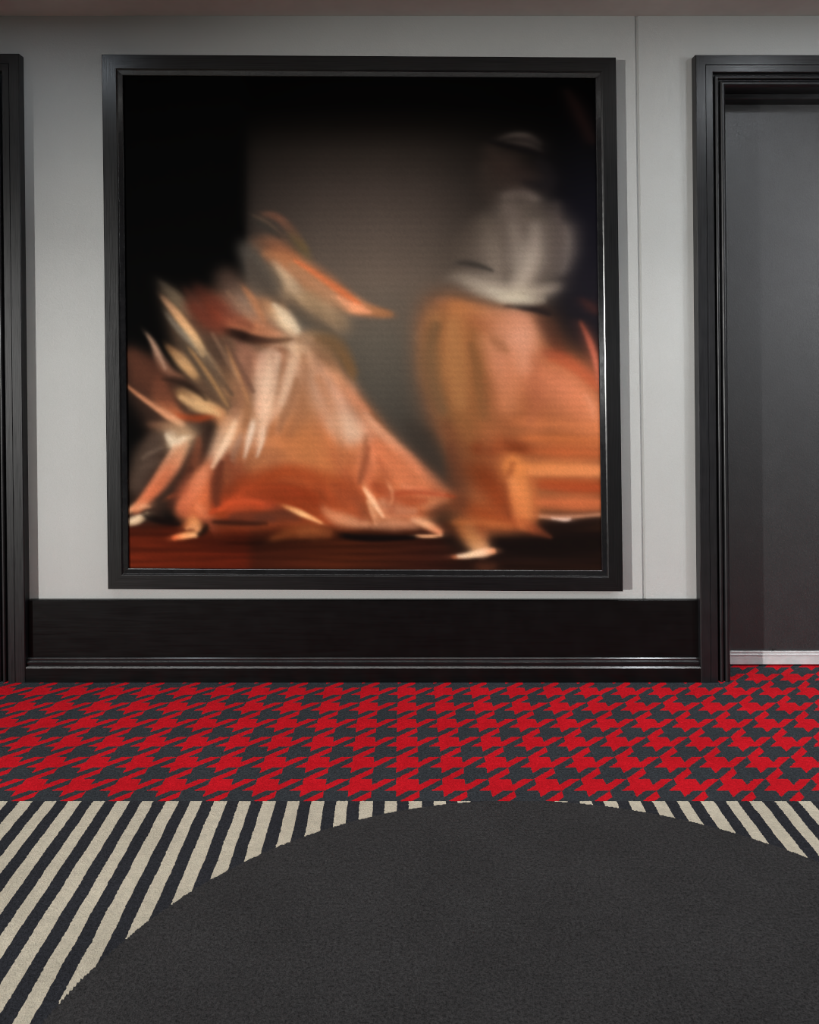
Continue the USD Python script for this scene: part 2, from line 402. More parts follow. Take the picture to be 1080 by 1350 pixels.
for i in range(4):
    cs = (o[i - 1], o[i], o[(i + 1) % 4], o[(i + 2) % 4])
    q, y = zip(*LIP); part(pic, "lip", sweep(cs, q, y), "lip", 30)
bk = Polygon([(o[0][0] + .061, o[0][1] - .061), (o[1][0] + .061, o[1][1] + .061), (o[2][0] - .061, o[2][1] + .061), (o[3][0] - .061, o[3][1] - .061)])
part(pic, "backing_board", slab(bk, 0.0130, 0.034), "dark")

# ---- the printed photograph: colours laid down as soft strokes, in the print's own coordinates
PX0, PY0, PX1, PY1, STEP = 152, 84, 806, 772, 2.0
gx, gy = np.meshgrid(np.arange(PX0, PX1 + .1, STEP), np.arange(PY0, PY1 + .1, STEP))
def paint_print():
    H, W = gx.shape
    def smooth(a, b, x):
        t = np.clip((x - a) / (b - a), 0, 1); return t * t * (3 - 2 * t)
    pts3 = lambda a, b: np.stack([gx * a, gy * b, np.zeros_like(gx)], -1)
    # backdrop
    ys = [84, 140, 165, 200, 250, 300, 370, 450, 520, 600, 660, 700, 772]
    cs = np.array([(3, 3, 3), (5, 4, 4), (16, 13, 11), (42, 36, 32), (64, 55, 50), (82, 71, 64), (96, 83, 73), (84, 77, 68), (70, 65, 58), (52, 47, 42), (40, 32, 26), (36, 24, 18), (30, 18, 14)], float)
    img = np.stack([np.interp(gy, ys, cs[:, k]) for k in range(3)], -1)
    fade = np.interp(gx, [326, 350, 420, 500, 560, 610, 660, 710, 740], [.55, .72, .92, 1, .92, .74, .52, .3, .16])
    img = img * fade[..., None] * 1.07
    left = smooth(321, 329, gx + (gy - 300) * 0.004)
    img = img * left[..., None] + (1 - left[..., None]) * np.array([5, 5, 5.])
    navy = smooth(690, 770, gx) * smooth(110, 300, gy)
    img += navy[..., None] * np.array([5, 6, 14.]) * smooth(560, 300, gy)[..., None] + (navy * smooth(300, 420, gy))[..., None] * np.array([8, 7, 9.])
    # stage floor
    fl = smooth(684, 694, gy)
    row = meshkit.fbm(np.stack([gx / 160, gy / 5.0, gx * 0 + 1], -1), 4, 3)
    floor = np.stack([np.interp(gx, [160, 250, 326, 332, 450, 560, 640, 800], c) for c in ([84, 78, 72, 50, 66, 50, 32, 38], [29, 26, 23, 20, 28, 22, 18, 22], [15, 13, 12, 12, 15, 15, 14, 16])], -1)
    floor = floor * (0.45 + 1.1 * row)[..., None] * np.interp(gy, [690, 705, 730, 765], [.55, .8, 1.05, .85])[..., None]
    img = img * (1 - fl[..., None]) + floor * fl[..., None]

    flow = np.zeros(gx.shape + (2,))

    def stroke(p, w, c, a=1.0, soft=0.6):
        """A soft brush stroke along p (x, y); w and c vary along it."""
        nonlocal img
        p = np.array(p, float); w = np.broadcast_to(np.array(w, float), (len(p),)) if np.ndim(w) == 0 else np.interp(np.linspace(0, 1, len(p)), np.linspace(0, 1, len(w)), w)
        c = np.array(c, float); c = np.tile(c, (len(p), 1)) if c.ndim == 1 else np.stack([np.interp(np.linspace(0, 1, len(p)), np.linspace(0, 1, len(c)), c[:, k]) for k in range(3)], 1)
        # finer path
        if len(p) > 2:
            t = np.linspace(0, len(p) - 1, (len(p) - 1) * 4 + 1)
            from scipy.interpolate import CubicSpline
            cc = np.arange(len(p)); p2 = CubicSpline(cc, p)(t); w = np.interp(t, cc, w); c = np.stack([np.interp(t, cc, c[:, k]) for k in range(3)], 1); p = p2
        m = w.max() * (1 + soft) + 4
        j0, j1 = int(max(0, (p[:, 0].min() - m - PX0) / STEP)), int(min(W, (p[:, 0].max() + m - PX0) / STEP + 2))
        i0, i1 = int(max(0, (p[:, 1].min() - m - PY0) / STEP)), int(min(H, (p[:, 1].max() + m - PY0) / STEP + 2))
        if j1 <= j0 or i1 <= i0: return
        X, Y = gx[i0:i1, j0:j1], gy[i0:i1, j0:j1]
        best = np.full(X.shape, 1e9); col = np.zeros(X.shape + (3,)); way = np.zeros(X.shape + (2,))
        for k in range(len(p) - 1):
            d = p[k + 1] - p[k]; t = np.clip(((X - p[k, 0]) * d[0] + (Y - p[k, 1]) * d[1]) / max(d @ d, 1e-9), 0, 1)
            r = np.hypot(X - p[k, 0] - t * d[0], Y - p[k, 1] - t * d[1]) / np.maximum(w[k] + t * (w[k + 1] - w[k]), 0.5)
            near = r < best
            two = 2 * math.atan2(d[1], d[0]); way[near] = (math.cos(two), math.sin(two))
            best = np.where(near, r, best); col[near] = (c[k] + t[..., None] * (c[k + 1] - c[k]))[near]
        f = a * (1 - smooth(1 - soft, 1 + soft, best))
        flow[i0:i1, j0:j1] = flow[i0:i1, j0:j1] * (1 - 0.8 * f[..., None]) + 0.8 * way * f[..., None]
        img[i0:i1, j0:j1] = img[i0:i1, j0:j1] * (1 - f[..., None]) + col * f[..., None]

    def poly(p, c, a=1.0, blur=6.0, ang=None, along=None):
        """A filled patch with a soft outline; blurred further along ang (degrees, downwards right positive)."""
        nonlocal img
        p = np.array(p, float); inside = np.zeros(gx.shape, bool)
        q = np.roll(p, -1, 0)
        for (x0, y0), (x1, y1) in zip(p, q):
            if y0 == y1: continue
            cr = (gy >= min(y0, y1)) & (gy < max(y0, y1)) & (gx < x0 + (gy - y0) * (x1 - x0) / (y1 - y0)); inside ^= cr
        f = ndimage.gaussian_filter(inside.astype(float), blur / STEP)
        if along:
            n = 15; acc = 0
            for s in np.linspace(-1, 1, n):
                acc = acc + ndimage.shift(f, (s * along * math.sin(math.radians(ang)) / STEP, s * along * math.cos(math.radians(ang)) / STEP), order=1)
            f = acc / n
        f = (a * np.clip(f, 0, 1))[..., None]
        img = img * (1 - f) + np.array(c, float) * f

    # left skirts: the big masses
    poly([(345,470),(410,455),(470,515),(520,580),(575,635),(612,655),(580,672),(560,690),(250,692),(235,670),(270,610),(310,560)], (166,100,64), .95, 7)
    poly([(168,455),(215,480),(270,540),(300,600),(240,650),(205,690),(168,690),(172,640),(200,570),(168,520)], (70,48,38), .75, 8)
    poly([(290,640),(420,640),(470,690),(270,694)], (138,56,28), .85, 10)
    poly([(420,640),(490,620),(560,660),(560,692),(430,692)], (170,80,45), .8, 10)
    stroke([(345,590),(380,570),(420,580)], [20,34,20], (192,126,84), .7, .9)
    stroke([(400,520),(425,575),(440,640)], [16,30,22], [(190,132,104),(196,118,78),(170,84,48)], .8, .9)
    stroke([(365,560),(400,600),(430,640)], [12,26,14], (186,112,68), .6, .9)
    poly([(214,378),(240,392),(300,380),(350,400),(392,440),(388,470),(350,560),(300,570),(250,520),(232,470)], (104,78,60), .8, 8)
    poly([(300,376),(345,392),(386,436),(330,446),(296,420)], (126,92,72), .7, 7)
    # torso and shoulders behind
    stroke([(262,385),(290,410),(330,425)], [10,20,12], [(66,34,26),(128,58,40),(140,80,56)], .85, .8)
    stroke([(300,370),(325,400),(350,432)], [16,22,16], [(82,62,52),(132,108,92),(150,110,86)], .8, .8)
    stroke([(325,330),(350,375),(372,415)], [12,22,12], [(92,84,76),(98,84,72),(120,98,80)], .7, .9)
    stroke([(322,380),(338,402),(348,424)], [3,6,3], (168,112,78), .8, .8)
    stroke([(346,398),(362,408),(380,428)], [6,12,8], [(150,104,74),(178,130,92),(200,160,124)], .8, .8)
    poly([(358,400),(372,410),(392,424),(396,438),(380,441),(366,428)], (216,190,158), .9, 4, 35, 6)
    stroke([(308,424),(335,434),(372,445)], [8,12,7], [(170,98,70),(184,116,82),(186,130,98)], .85, .7)
    # raised arm with sleeve
    poly([(340,330),(392,352),(440,398),(462,424),(448,440),(412,420),(372,392)], (148,120,92), .75, 6, 38, 8)
    stroke([(338,322),(362,326),(388,340)], [9,15,8], [(112,82,64),(146,94,68),(150,98,68)], .8, .8)
    stroke([(356,338),(390,352),(430,380),(466,402),(512,414)], [8,15,15,11,5], [(166,106,72),(184,116,78),(194,120,80),(214,138,96),(170,108,70)], .85, .75)
    stroke([(392,345),(425,366),(452,385),(470,398)], [2.5,4,5,3], (204,106,62), .6, .9)
    stroke([(440,390),(462,404),(486,410)], [3,7,4], (238,156,112), .8, .8)
    stroke([(362,346),(384,374),(398,396)], [4,9,4], [(196,164,132),(206,176,144),(180,150,120)], .75, .8)
    stroke([(404,392),(430,408),(450,428)], [10,16,10], [(160,130,98),(152,124,96),(128,106,84)], .65, .9)
    stroke([(384,405),(412,422),(440,440)], [3,8,4], (84,72,60), .6, .9)
    stroke([(349,283),(368,288),(386,306),(404,330)], [4,5,6,4], [(120,82,64),(136,86,66),(112,80,62),(110,88,54)], .65, .8)
    stroke([(336,288),(352,298),(368,312)], [3,6,3], (56,52,47), .7, .9)
    stroke([(334,284),(352,293),(366,304)], [1.5,2.5,1.5], (104,82,66), .6, .8)
    stroke([(384,312),(398,328),(408,342)], [4,7,3], (104,88,56), .4, .9)
    stroke([(330,330),(344,355),(362,375)], [10,18,10], (76,70,64), .55, .9)
    # pale folds below the waist
    poly([(312,455),(352,462),(352,520),(320,560),(300,510)], (152,108,86), .9, 6)
    stroke([(318,452),(330,490),(334,520)], [10,16,8], [(134,90,72),(150,106,84),(140,100,72)], .7, .9)
    stroke([(362,462),(352,500),(346,545),(336,592)], [12,15,13,5], [(204,164,138),(218,182,154),(222,180,150),(206,152,118)], .9, .7)
    stroke([(385,450),(392,482),(378,530),(366,570)], [12,14,12,5], [(206,168,136),(200,162,134),(190,148,118),(182,120,84)], .8, .8)
    stroke([(378,448),(400,462),(420,486)], [5,10,6], (204,166,132), .6, .9)
    stroke([(404,470),(412,515),(402,560)], [9,16,9], [(176,136,108),(166,118,86),(172,108,72)], .8, .9)
    stroke([(420,480),(446,520),(458,568)], [14,20,16], [(182,136,108),(200,150,124),(208,158,130)], .85, .9)
    stroke([(398,448),(424,456),(448,500),(482,540)], [8,10,8,5], [(150,116,90),(158,118,88),(178,124,92),(206,134,100)], .8, .9)
    stroke([(408,440),(440,452),(464,490)], [4,9,5], [(118,96,72),(116,88,58),(126,92,56)], .6, .9)
    stroke([(452,468),(460,484),(466,500)], [3,5,2], (146,104,62), .5, .9)
    stroke([(370,452),(378,500),(390,540)], [2,4,2], (160,110,84), .6, .9)
    # dark waistband
    stroke([(300,437),(318,443),(345,449),(388,447)], [4,8,5,3], [(50,32,24),(34,20,16),(72,46,34),(110,78,56)], .9, .6)
    stroke([(345,455),(372,462),(392,476)], [2.5,3.5,2], (112,74,54), .7, .8)
    # left arms and swept sleeves
    poly([(208,370),(232,385),(262,430),(270,474),(252,470),(226,425)], (84,70,56), .8, 4, 50, 6)
    stroke([(212,372),(232,392),(250,415)], [3,7,4], [(60,52,44),(112,96,76),(120,104,82)], .7, .8)
    stroke([(214,392),(236,418),(256,446),(270,470)], [3,6,7,4], [(120,90,70),(206,154,108),(218,172,122),(190,156,112)], .95, .5)
    stroke([(220,414),(248,446),(280,480),(300,520)], [3,5,6,5], [(104,92,80),(132,120,104),(146,120,92),(160,116,80)], .8, .7)
    stroke([(245,382),(262,408),(285,440)], [4,7,5], [(60,34,26),(96,54,42),(104,66,50)], .7, .8)
    stroke([(272,440),(292,470),(316,520),(330,556)], [7,10,12,8], [(78,58,46),(70,52,42),(150,108,76),(176,118,80)], .8, .8)
    stroke([(300,458),(312,490),(326,525)], [2,3.5,2], (196,140,92), .7, .8)
    stroke([(193,440),(206,462),(216,484),(238,498)], [2,5,8,5], [(130,104,86),(160,122,100),(150,104,82),(120,78,58)], .85, .7)
    stroke([(222,458),(240,476),(256,494)], [4,8,6], [(130,92,62),(190,148,104),(196,150,102)], .9, .6)
    stroke([(240,452),(270,490),(296,530)], [4,7,5], [(66,54,44),(78,66,54),(120,92,70)], .8, .8)
    stroke([(250,460),(276,496),(300,535)], [2,3,2], (170,126,82), .7, .8)
    stroke([(213,498),(244,506),(268,524),(290,540)], [3,5,5,2], [(60,38,30),(44,30,24),(50,36,28),(90,66,50)], .85, .7)
    stroke([(210,506),(216,528),(236,552)], [8,12,9], [(176,104,74),(186,112,76),(196,116,76)], .9, .7)
    stroke([(240,520),(262,532),(290,544)], [8,11,7], [(178,136,92),(206,162,114),(198,150,104)], .9, .6)
    stroke([(240,512),(252,530),(246,548)], [3,4,3], (112,82,60), .5, .9)
    stroke([(168,508),(190,526),(222,548),(240,560)], [2,3,5,4], [(130,78,52),(180,116,82),(212,150,112),(224,170,132)], .9, .6)
    stroke([(236,548),(260,552),(282,548)], [3,5,3], (142,58,30), .8, .8)
    stroke([(200,560),(226,566),(250,574)], [5,9,6], [(110,76,58),(168,120,88),(190,150,112)], .8, .8)
    # near the knees
    stroke([(290,548),(300,560),(320,570)], [8,12,8], (182,122,82), .8, .8)
    poly([(215,560),(260,560),(262,585),(236,600),(214,590)], (168,140,110), .6, 6)
    stroke([(226,574),(232,586),(246,578)], [6,9,5], (216,190,160), .9, .8)
    stroke([(176,640),(190,600),(210,575)], [8,14,8], (84,66,54), .6, .9)
    stroke([(186,618),(200,612),(214,608)], [3,5,2], (112,90,74), .4, .9)
    stroke([(240,590),(222,622),(202,646),(180,672)], [9,10,9,6], [(206,150,114),(206,120,84),(200,106,70),(196,112,76)], .92, .6)
    stroke([(262,580),(256,610),(240,650)], [4,8,6], (124,66,44), .6, .9)
    stroke([(168,676),(180,668),(198,668)], [2.5,5,2], (214,150,110), .9, .6)
    stroke([(166,690),(182,686),(194,676)], [3,5,2], (232,200,160), .9, .5)
    stroke([(192,678),(214,686),(236,690)], [2,4,2], (20,12,10), .8, .7)
    # forward leg
    stroke([(312,548),(298,576),(284,606),(274,628)], [10,14,10,8], [(192,140,104),(208,166,134),(226,184,152),(224,150,112)], .9, .7)
    poly([(274,606),(290,616),(288,650),(276,690),(248,690),(232,668),(246,644)], (196,104,66), .92, 5)
    stroke([(270,622),(254,646),(240,668)], [5,10,7], [(222,140,102),(218,130,90),(210,116,78)], .85, .8)
    stroke([(290,612),(286,640),(284,668)], [4,8,5], (96,44,28), .7, .9)
    stroke([(300,604),(312,618),(318,640)], [8,14,9], (118,60,40), .75, .9)
    stroke([(222,656),(234,652),(246,648)], [2,4,2], (196,86,48), .7, .8)
    stroke([(262,668),(276,686),(282,698)], [5,8,3], [(206,120,82),(190,104,70),(140,66,44)], .9, .7)
    stroke([(246,694),(256,690),(262,698)], [4,8,5], [(190,110,66),(228,156,98),(220,150,98)], .9, .6)
    stroke([(230,709),(244,706),(258,704)], [3.5,4.5,3.5], [(226,110,64),(240,160,100),(236,170,112)], .95, .5)
    stroke([(264,704),(270,698),(272,692)], [3,5,3], (30,18,12), .8, .7)
    poly([(282,648),(330,628),(420,634),(448,668),(440,690),(272,690)], (120,44,20), .65, 10)
    poly([(168,456),(206,476),(232,512),(230,545),(200,526),(168,506)], (78,44,32), .7, 5)
    stroke([(250,405),(268,420),(290,432)], [8,14,9], (96,42,30), .6, 1)
    # white rags of the sash
    stroke([(334,556),(328,580),(322,604)], [4,6,3], [(214,186,162),(218,190,166),(190,150,126)], .85, .7)
    stroke([(346,560),(344,580),(338,602)], [3,5,2.5], [(222,192,166),(226,200,176),(196,150,124)], .8, .7)
    stroke([(318,574),(312,592),(306,606)], [3,6,3], (140,116,102), .7, .8)
    stroke([(310,556),(300,580),(288,600)], [3,5,3], (230,196,164), .7, .8)
    # hem in turmoil
    stroke([(286,664),(316,652),(350,644),(394,650)], [6,11,9,5], [(170,66,34),(190,80,44),(172,74,40),(140,56,30)], .85, .8)
    stroke([(300,684),(322,664),(352,664),(380,676)], [5,9,8,4], [(150,60,34),(182,84,50),(160,66,40),(110,50,32)], .8, .8)
    stroke([(268,690),(300,688),(340,690)], [3,5,3], (56,26,18), .7, .8)
    stroke([(340,684),(366,678),(390,682)], [6,10,6], (84,46,32), .8, .9)
    stroke([(340,640),(378,622),(412,630),(440,656)], [5,8,8,5], [(150,62,32),(166,76,40),(156,66,36),(160,72,40)], .7, .9)
    stroke([(374,666),(396,676),(424,689)], [2.5,4,2], [(180,110,64),(238,176,118),(226,150,96)], .95, .5)
    stroke([(396,662),(412,672),(432,688)], [3,5,3], (150,70,38), .6, .9)
    stroke([(428,672),(448,684),(482,690)], [5,9,6], [(176,112,78),(198,136,100),(196,140,106)], .8, .8)
    stroke([(440,600),(462,640),(482,680)], [5,9,6], [(176,98,64),(142,72,44),(120,66,42)], .7, .9)
    stroke([(476,562),(490,585),(484,620),(486,650)], [10,16,14,6], [(206,146,116),(206,132,98),(198,112,76),(190,104,68)], .85, .8)
    poly([(436,548),(462,542),(480,566),(474,582),(452,576)], (214,170,140), .8, 8)
    stroke([(482,575),(480,600),(474,625)], [3,5,3], (142,84,56), .6, .9)
    stroke([(482,546),(512,580),(540,606),(572,634),(606,652)], [4,7,8,8,3], [(206,150,118),(212,148,114),(216,138,102),(216,130,92),(206,116,80)], .9, .65)
    stroke([(500,590),(530,620),(556,640)], [10,16,10], (204,118,80), .8, .9)
    stroke([(520,652),(552,648),(596,654)], [3,5,3], (158,66,38), .8, .8)
    stroke([(505,660),(530,650),(560,660)], [5,9,5], (206,122,80), .6, .9)
    stroke([(480,642),(492,660),(506,680)], [2.5,4.5,2.5], [(216,140,94),(244,184,142),(236,170,128)], .95, .5)
    stroke([(486,660),(494,676),(500,690)], [2,3.5,2], (226,160,116), .85, .7)
    stroke([(506,668),(514,684),(520,696)], [2.5,4,2], (206,130,90), .7, .8)
    stroke([(512,636),(516,646),(512,658)], [2,3,2], (232,170,128), .7, .8)
    stroke([(494,694),(520,690),(548,694)], [4,9,4], (176,122,92), .8, .9)
    stroke([(560,668),(574,664),(590,658)], [5,8,3], (196,124,88), .8, .8)
    stroke([(570,676),(590,668),(612,664)], [5,8,4], (60,34,24), .7, .9)
    stroke([(545,684),(562,690),(580,702)], [4,6,5], [(206,146,110),(226,160,116),(220,134,92)], .95, .6)
    stroke([(548,706),(566,707),(582,705)], [1.5,2,1.5], (236,176,130), .8, .6)
    stroke([(450,706),(490,709),(545,708)], [4,5,3], (14,9,8), .9, .6)
    stroke([(360,710),(395,700),(420,700)], [4,9,5], (150,80,40), .5, 1)
    # standing dancer: skirt
    poly([(562,398),(600,388),(660,402),(716,412),(740,455),(790,480),(800,560),(800,683),(706,684),(690,706),(600,704),(598,640),(578,580),(557,500),(553,430)], (158,92,56), .88, 14)
    stroke([(574,420),(572,480),(590,550)], [12,17,12], [(128,92,60),(120,88,58),(104,76,52)], .8, 1)
    stroke([(600,420),(604,480),(612,560),(622,620)], [16,22,18,16], [(168,112,70),(152,102,62),(128,84,50),(112,64,38)], .85, 1)
    stroke([(626,440),(634,500),(640,560)], [8,12,8], (126,84,50), .7, .9)
    stroke([(600,402),(640,410),(690,418)], [8,10,8], [(176,112,68),(190,124,82),(212,146,118)], .75, .9)
    stroke([(640,450),(660,480),(668,530)], [10,16,16], [(176,118,82),(196,130,100),(190,120,84)], .8, .9)
    stroke([(648,436),(660,446),(670,452)], [5,9,5], (136,92,62), .6, 1)
    stroke([(652,424),(672,450),(682,500)], [16,24,18], [(186,122,90),(198,132,102),(192,120,86)], .7, 1)
    stroke([(682,418),(694,440),(694,480)], [14,20,14], [(200,134,104),(214,152,124),(204,136,104)], .75, 1)
    stroke([(706,470),(708,520),(704,570)], [6,12,10], [(160,92,64),(150,84,58),(168,98,62)], .75, .9)
    stroke([(716,422),(726,440),(742,468)], [9,10,7], [(64,40,32),(58,36,30),(90,46,34)], .7, .9)
    stroke([(722,466),(752,478),(786,506)], [6,8,6], [(126,60,42),(160,70,42),(150,64,40)], .85, .8)
    stroke([(712,496),(748,512),(800,560)], [18,28,26], [(188,112,80),(208,126,92),(208,124,84)], .85, 1)
    stroke([(772,520),(780,535),(782,552)], [1.5,2.5,1.5], (236,176,146), .6, .8)
    stroke([(680,556),(740,560),(800,566)], [5,7,6], (206,120,76), .5, 1)
    stroke([(690,578),(745,580),(800,582)], [4,7,6], (204,110,60), .5, 1)
    stroke([(670,592),(735,596),(800,598)], [4,8,8], [(150,76,40),(190,92,50),(196,98,54)], .6, 1)
    stroke([(670,618),(730,618),(800,620)], [7,9,9], [(206,122,68),(222,136,80),(222,134,84)], .8, .95)
    stroke([(712,636),(760,640),(800,642)], [5,8,8], (160,68,34), .8, .95)
    stroke([(712,662),(760,664),(800,664)], [6,9,9], (196,104,64), .8, .8)
    stroke([(710,680),(745,682),(800,678)], [3,4,3], (222,150,112), .7, .8)
    stroke([(630,592),(660,590),(690,592)], [8,13,8], (108,48,25), .85, .9)
    stroke([(612,620),(640,630),(660,660)], [10,18,14], [(118,62,34),(110,48,24),(134,58,28)], .9, .9)
    stroke([(640,560),(652,580),(664,600)], [6,10,6], (176,100,60), .5, 1)
    stroke([(676,610),(686,650),(694,684)], [12,15,12], [(214,130,72),(220,134,78),(212,126,74)], .92, .6)
    stroke([(662,640),(668,664),(672,680)], [4,7,5], (122,54,28), .8, .8)
    stroke([(606,660),(640,680),(680,690)], [8,13,8], [(120,60,32),(146,66,32),(150,70,38)], .8, .9)
    stroke([(600,688),(640,690),(672,694)], [4,6,4], (176,100,56), .7, .9)
    stroke([(690,690),(706,700),(722,708)], [7,8,3], [(176,92,52),(130,62,38),(96,46,30)], .85, .8)
    poly([(706,684),(800,678),(800,690),(722,712),(650,716),(640,738),(800,742),(800,700),(712,706)], (22,14,12), .85, 4)
    stroke([(650,716),(720,718),(800,714)], [8,14,12], (18,12,11), .85, .7)
    stroke([(728,683),(745,686),(752,684)], [1.2,2,1], (244,200,176), .9, .6)
    stroke([(588,706),(600,716),(618,726)], [6,9,4], (26,17,14), .8, .8)
    stroke([(606,690),(616,706),(626,722)], [6,8,7], [(150,88,48),(186,118,70),(216,160,110)], .85, .8)
    stroke([(632,696),(636,712),(640,726)], [7,8,6], [(140,72,40),(196,124,80),(226,166,120)], .8, .8)
    stroke([(596,734),(616,732),(636,728),(650,726)], [2,3.5,5,4], [(130,60,36),(244,206,166),(248,200,160),(232,150,104)], .97, .5)
    stroke([(600,740),(625,739),(650,735)], [1.5,2,1.5], (28,16,12), .8, .7)
    stroke([(632,746),(640,750),(650,746)], [5,9,5], (104,56,36), .5, 1)
    # dark skirt gap between the two dancers
    stroke([(560,580),(582,620),(596,640)], [14,14,8], (50,43,37), .8, 1)
    stroke([(540,560),(566,590),(590,622)], [8,12,8], (56,49,43), .7, 1)
    # shirt and sash
    poly([(662,258),(704,252),(738,286),(760,296),(756,332),(742,366),(724,398),(652,402),(604,376),(612,340),(634,300)], (106,93,84), .75, 10)
    stroke([(626,300),(614,330),(606,356)], [10,16,10], (88,76,67), .5, 1)
    stroke([(640,290),(650,325),(652,360)], [8,14,12], [(96,84,74),(126,112,100),(148,132,118)], .6, 1)
    stroke([(668,272),(680,300),(676,340)], [8,12,9], (116,102,94), .6, 1)
    stroke([(706,300),(702,340),(688,374)], [9,14,10], [(140,126,116),(176,160,146),(176,158,142)], .85, 1)
    stroke([(666,258),(688,252),(706,262)], [5,7,5], (126,112,104), .8, .9)
    stroke([(674,264),(690,262),(704,276)], [1.5,2.5,1.5], (86,74,68), .7, .9)
    stroke([(734,270),(736,310),(732,350)], [6,9,7], (92,80,76), .6, 1)
    stroke([(748,300),(750,330),(742,358)], [5,8,5], (124,112,106), .6, 1)
    stroke([(602,346),(622,348),(646,356)], [2.5,4,2.5], (54,49,45), .85, .9)
    stroke([(588,368),(616,370),(650,384),(690,388),(734,378)], [4,9,12,11,6], [(96,84,74),(150,135,120),(192,177,158),(196,180,158),(128,114,104)], .85, .95)
    stroke([(660,396),(680,398),(700,396)], [4,7,4], (204,190,168), .7, 1)
    stroke([(668,402),(694,404),(722,412)], [2,4.5,3.5], [(70,46,36),(40,30,28),(36,28,28)], .9, .7)
    stroke([(596,386),(630,396),(664,404)], [2.5,4,3], [(96,76,60),(104,74,56),(90,62,46)], .6, .9)
    # head, scarf and neck
    stroke([(648,200),(668,222),(700,232)], [10,22,12], [(48,38,33),(54,42,37),(40,31,29)], .85, 1)
    stroke([(640,222),(644,248),(652,262)], [8,12,8], (62,51,45), .5, 1)
    stroke([(662,240),(690,244),(712,240)], [8,12,8], (58,47,42), .6, 1)
    stroke([(652,188),(668,180),(690,178),(712,190)], [2,3,4,3], [(44,37,33),(80,70,64),(98,86,79),(60,52,48)], .8, .8)
    stroke([(668,188),(694,192),(712,200)], [2,5,3], (96,83,76), .7, .9)
    stroke([(644,184),(668,191),(696,198),(716,204)], [2,4,5,3], (18,15,15), .9, .7)
    stroke([(680,182),(692,184),(702,184)], [2,3,2], (44,36,34), .7, .9)
    stroke([(694,240),(710,244),(730,238)], [4,8,6], (24,21,23), .8, .9)
    stroke([(712,214),(722,230),(722,250)], [6,10,8], (30,26,28), .7, 1)
    # traces of a third dancer at the right edge
    stroke([(748,120),(764,150),(780,185)], [4,8,6], (52,28,24), .55, 1)
    stroke([(768,395),(778,404),(786,410)], [3,6,5], (78,40,34), .7, 1)
    stroke([(766,424),(778,450),(788,482),(790,512)], [3,5,5,3], [(110,56,42),(176,90,68),(196,104,80),(180,96,70)], .9, .7)
    # the standing dancer is the more blurred of the two
    far = smooth(540, 580, gx + 0.25 * (gy - 400)) * smooth(700, 680, gy)
    mellow = np.stack([ndimage.gaussian_filter(img[..., k], (2.0, 4.0)) for k in range(3)], -1)
    img = img + 0.45 * far[..., None] * (mellow - img)
    # everything is drawn out along its movement: blur and fibres follow the strokes
    right = smooth(560, 620, gx + 0.1 * (gy - 400))
    low = right * (0.15 + 0.85 * smooth(530, 600, gy))
    fx, fy = flow[..., 0] * (1 - 0.8 * low) + 0.9 * low + 0.15 * right, flow[..., 1] * (1 - 0.8 * low)
    fx, fy = ndimage.gaussian_filter(fx, 3.0) + 1e-4, ndimage.gaussian_filter(fy, 3.0)
    ang = 0.5 * np.arctan2(fy, fx)
    ux, uy = np.cos(ang), np.sin(ang)
    rng = np.random.default_rng(5)
    grain = ndimage.gaussian_filter(rng.standard_normal(gx.shape), 0.8); grain /= grain.std()
    wide = ndimage.gaussian_filter(rng.standard_normal(gx.shape), 2.2); wide /= wide.std()
    acc, accg, accw, tot = img.copy(), grain.copy(), wide.copy(), 1.0
    jj, ii_ = np.meshgrid(np.arange(W, dtype=float), np.arange(H, dtype=float))
    reach = 6 + 1 * right
    N = 12
    for sgn in (1, -1):
        x, y, px_, py_ = jj.copy(), ii_.copy(), ux * sgn, uy * sgn
        for n in range(N):
            x, y = x + px_ * reach / N, y + py_ * reach / N
            q = [y, x]
            vx, vy = (ndimage.map_coordinates(v, q, order=1, mode='nearest') for v in (ux, uy))
            dot = np.sign(vx * px_ + vy * py_); dot[dot == 0] = 1
            px_, py_ = vx * dot, vy * dot
            g_ = math.exp(-(n / N) ** 2 * 1.5)
            acc = acc + g_ * np.stack([ndimage.map_coordinates(img[..., k], q, order=1, mode='nearest') for k in range(3)], -1)
            accg = accg + g_ * ndimage.map_coordinates(grain, q, order=1, mode='nearest')
            accw = accw + g_ * ndimage.map_coordinates(wide, q, order=1, mode='nearest')
            tot += g_
    soft_img = acc / tot
    keep = 0.25 + 0.10 * right[..., None]
    img = img * keep + soft_img * (1 - keep)
    accg, accw = accg / accg.std(), accw / accw.std()
    lum = smooth(45, 120, img.max(-1)) * ((img[..., 0] - img[..., 2]) > 34)
    lum = ndimage.gaussian_filter(lum.astype(float), 2.0)
    img = img * np.exp((0.012 * accg + 0.04 * accw) * lum * (1 - 0.75 * right))[..., None]
    # the film's contrast
    mx = ndimage.gaussian_filter(lum, 2.0)[..., None]
    grey = img.mean(-1, keepdims=True)
    img = img + mx * (img - grey) * 0.04
    # glazes that settle the tones of the cloth
    stroke([(385,500),(399,540),(404,580)], [14,26,22], [(150,106,78),(160,110,76),(172,108,66)], .7, 1)
    stroke([(404,580),(416,600),(430,616)], [16,24,16], (178,108,64), .6, 1)
    stroke([(318,600),(334,598),(356,604)], [10,18,12], (150,92,60), .6, 1)
    stroke([(301,649),(365,625),(433,633),(475,657)], [6,11,10,6], [(128,54,28),(144,62,30),(150,66,32),(140,66,38)], .65, .95)
    stroke([(330,652),(366,654),(410,662)], [6,10,6], (138,58,30), .55, 1)
    stroke([(278,676),(305,666),(344,665)], [3,5,3], [(176,64,32),(198,78,40),(160,62,34)], .75, .8)
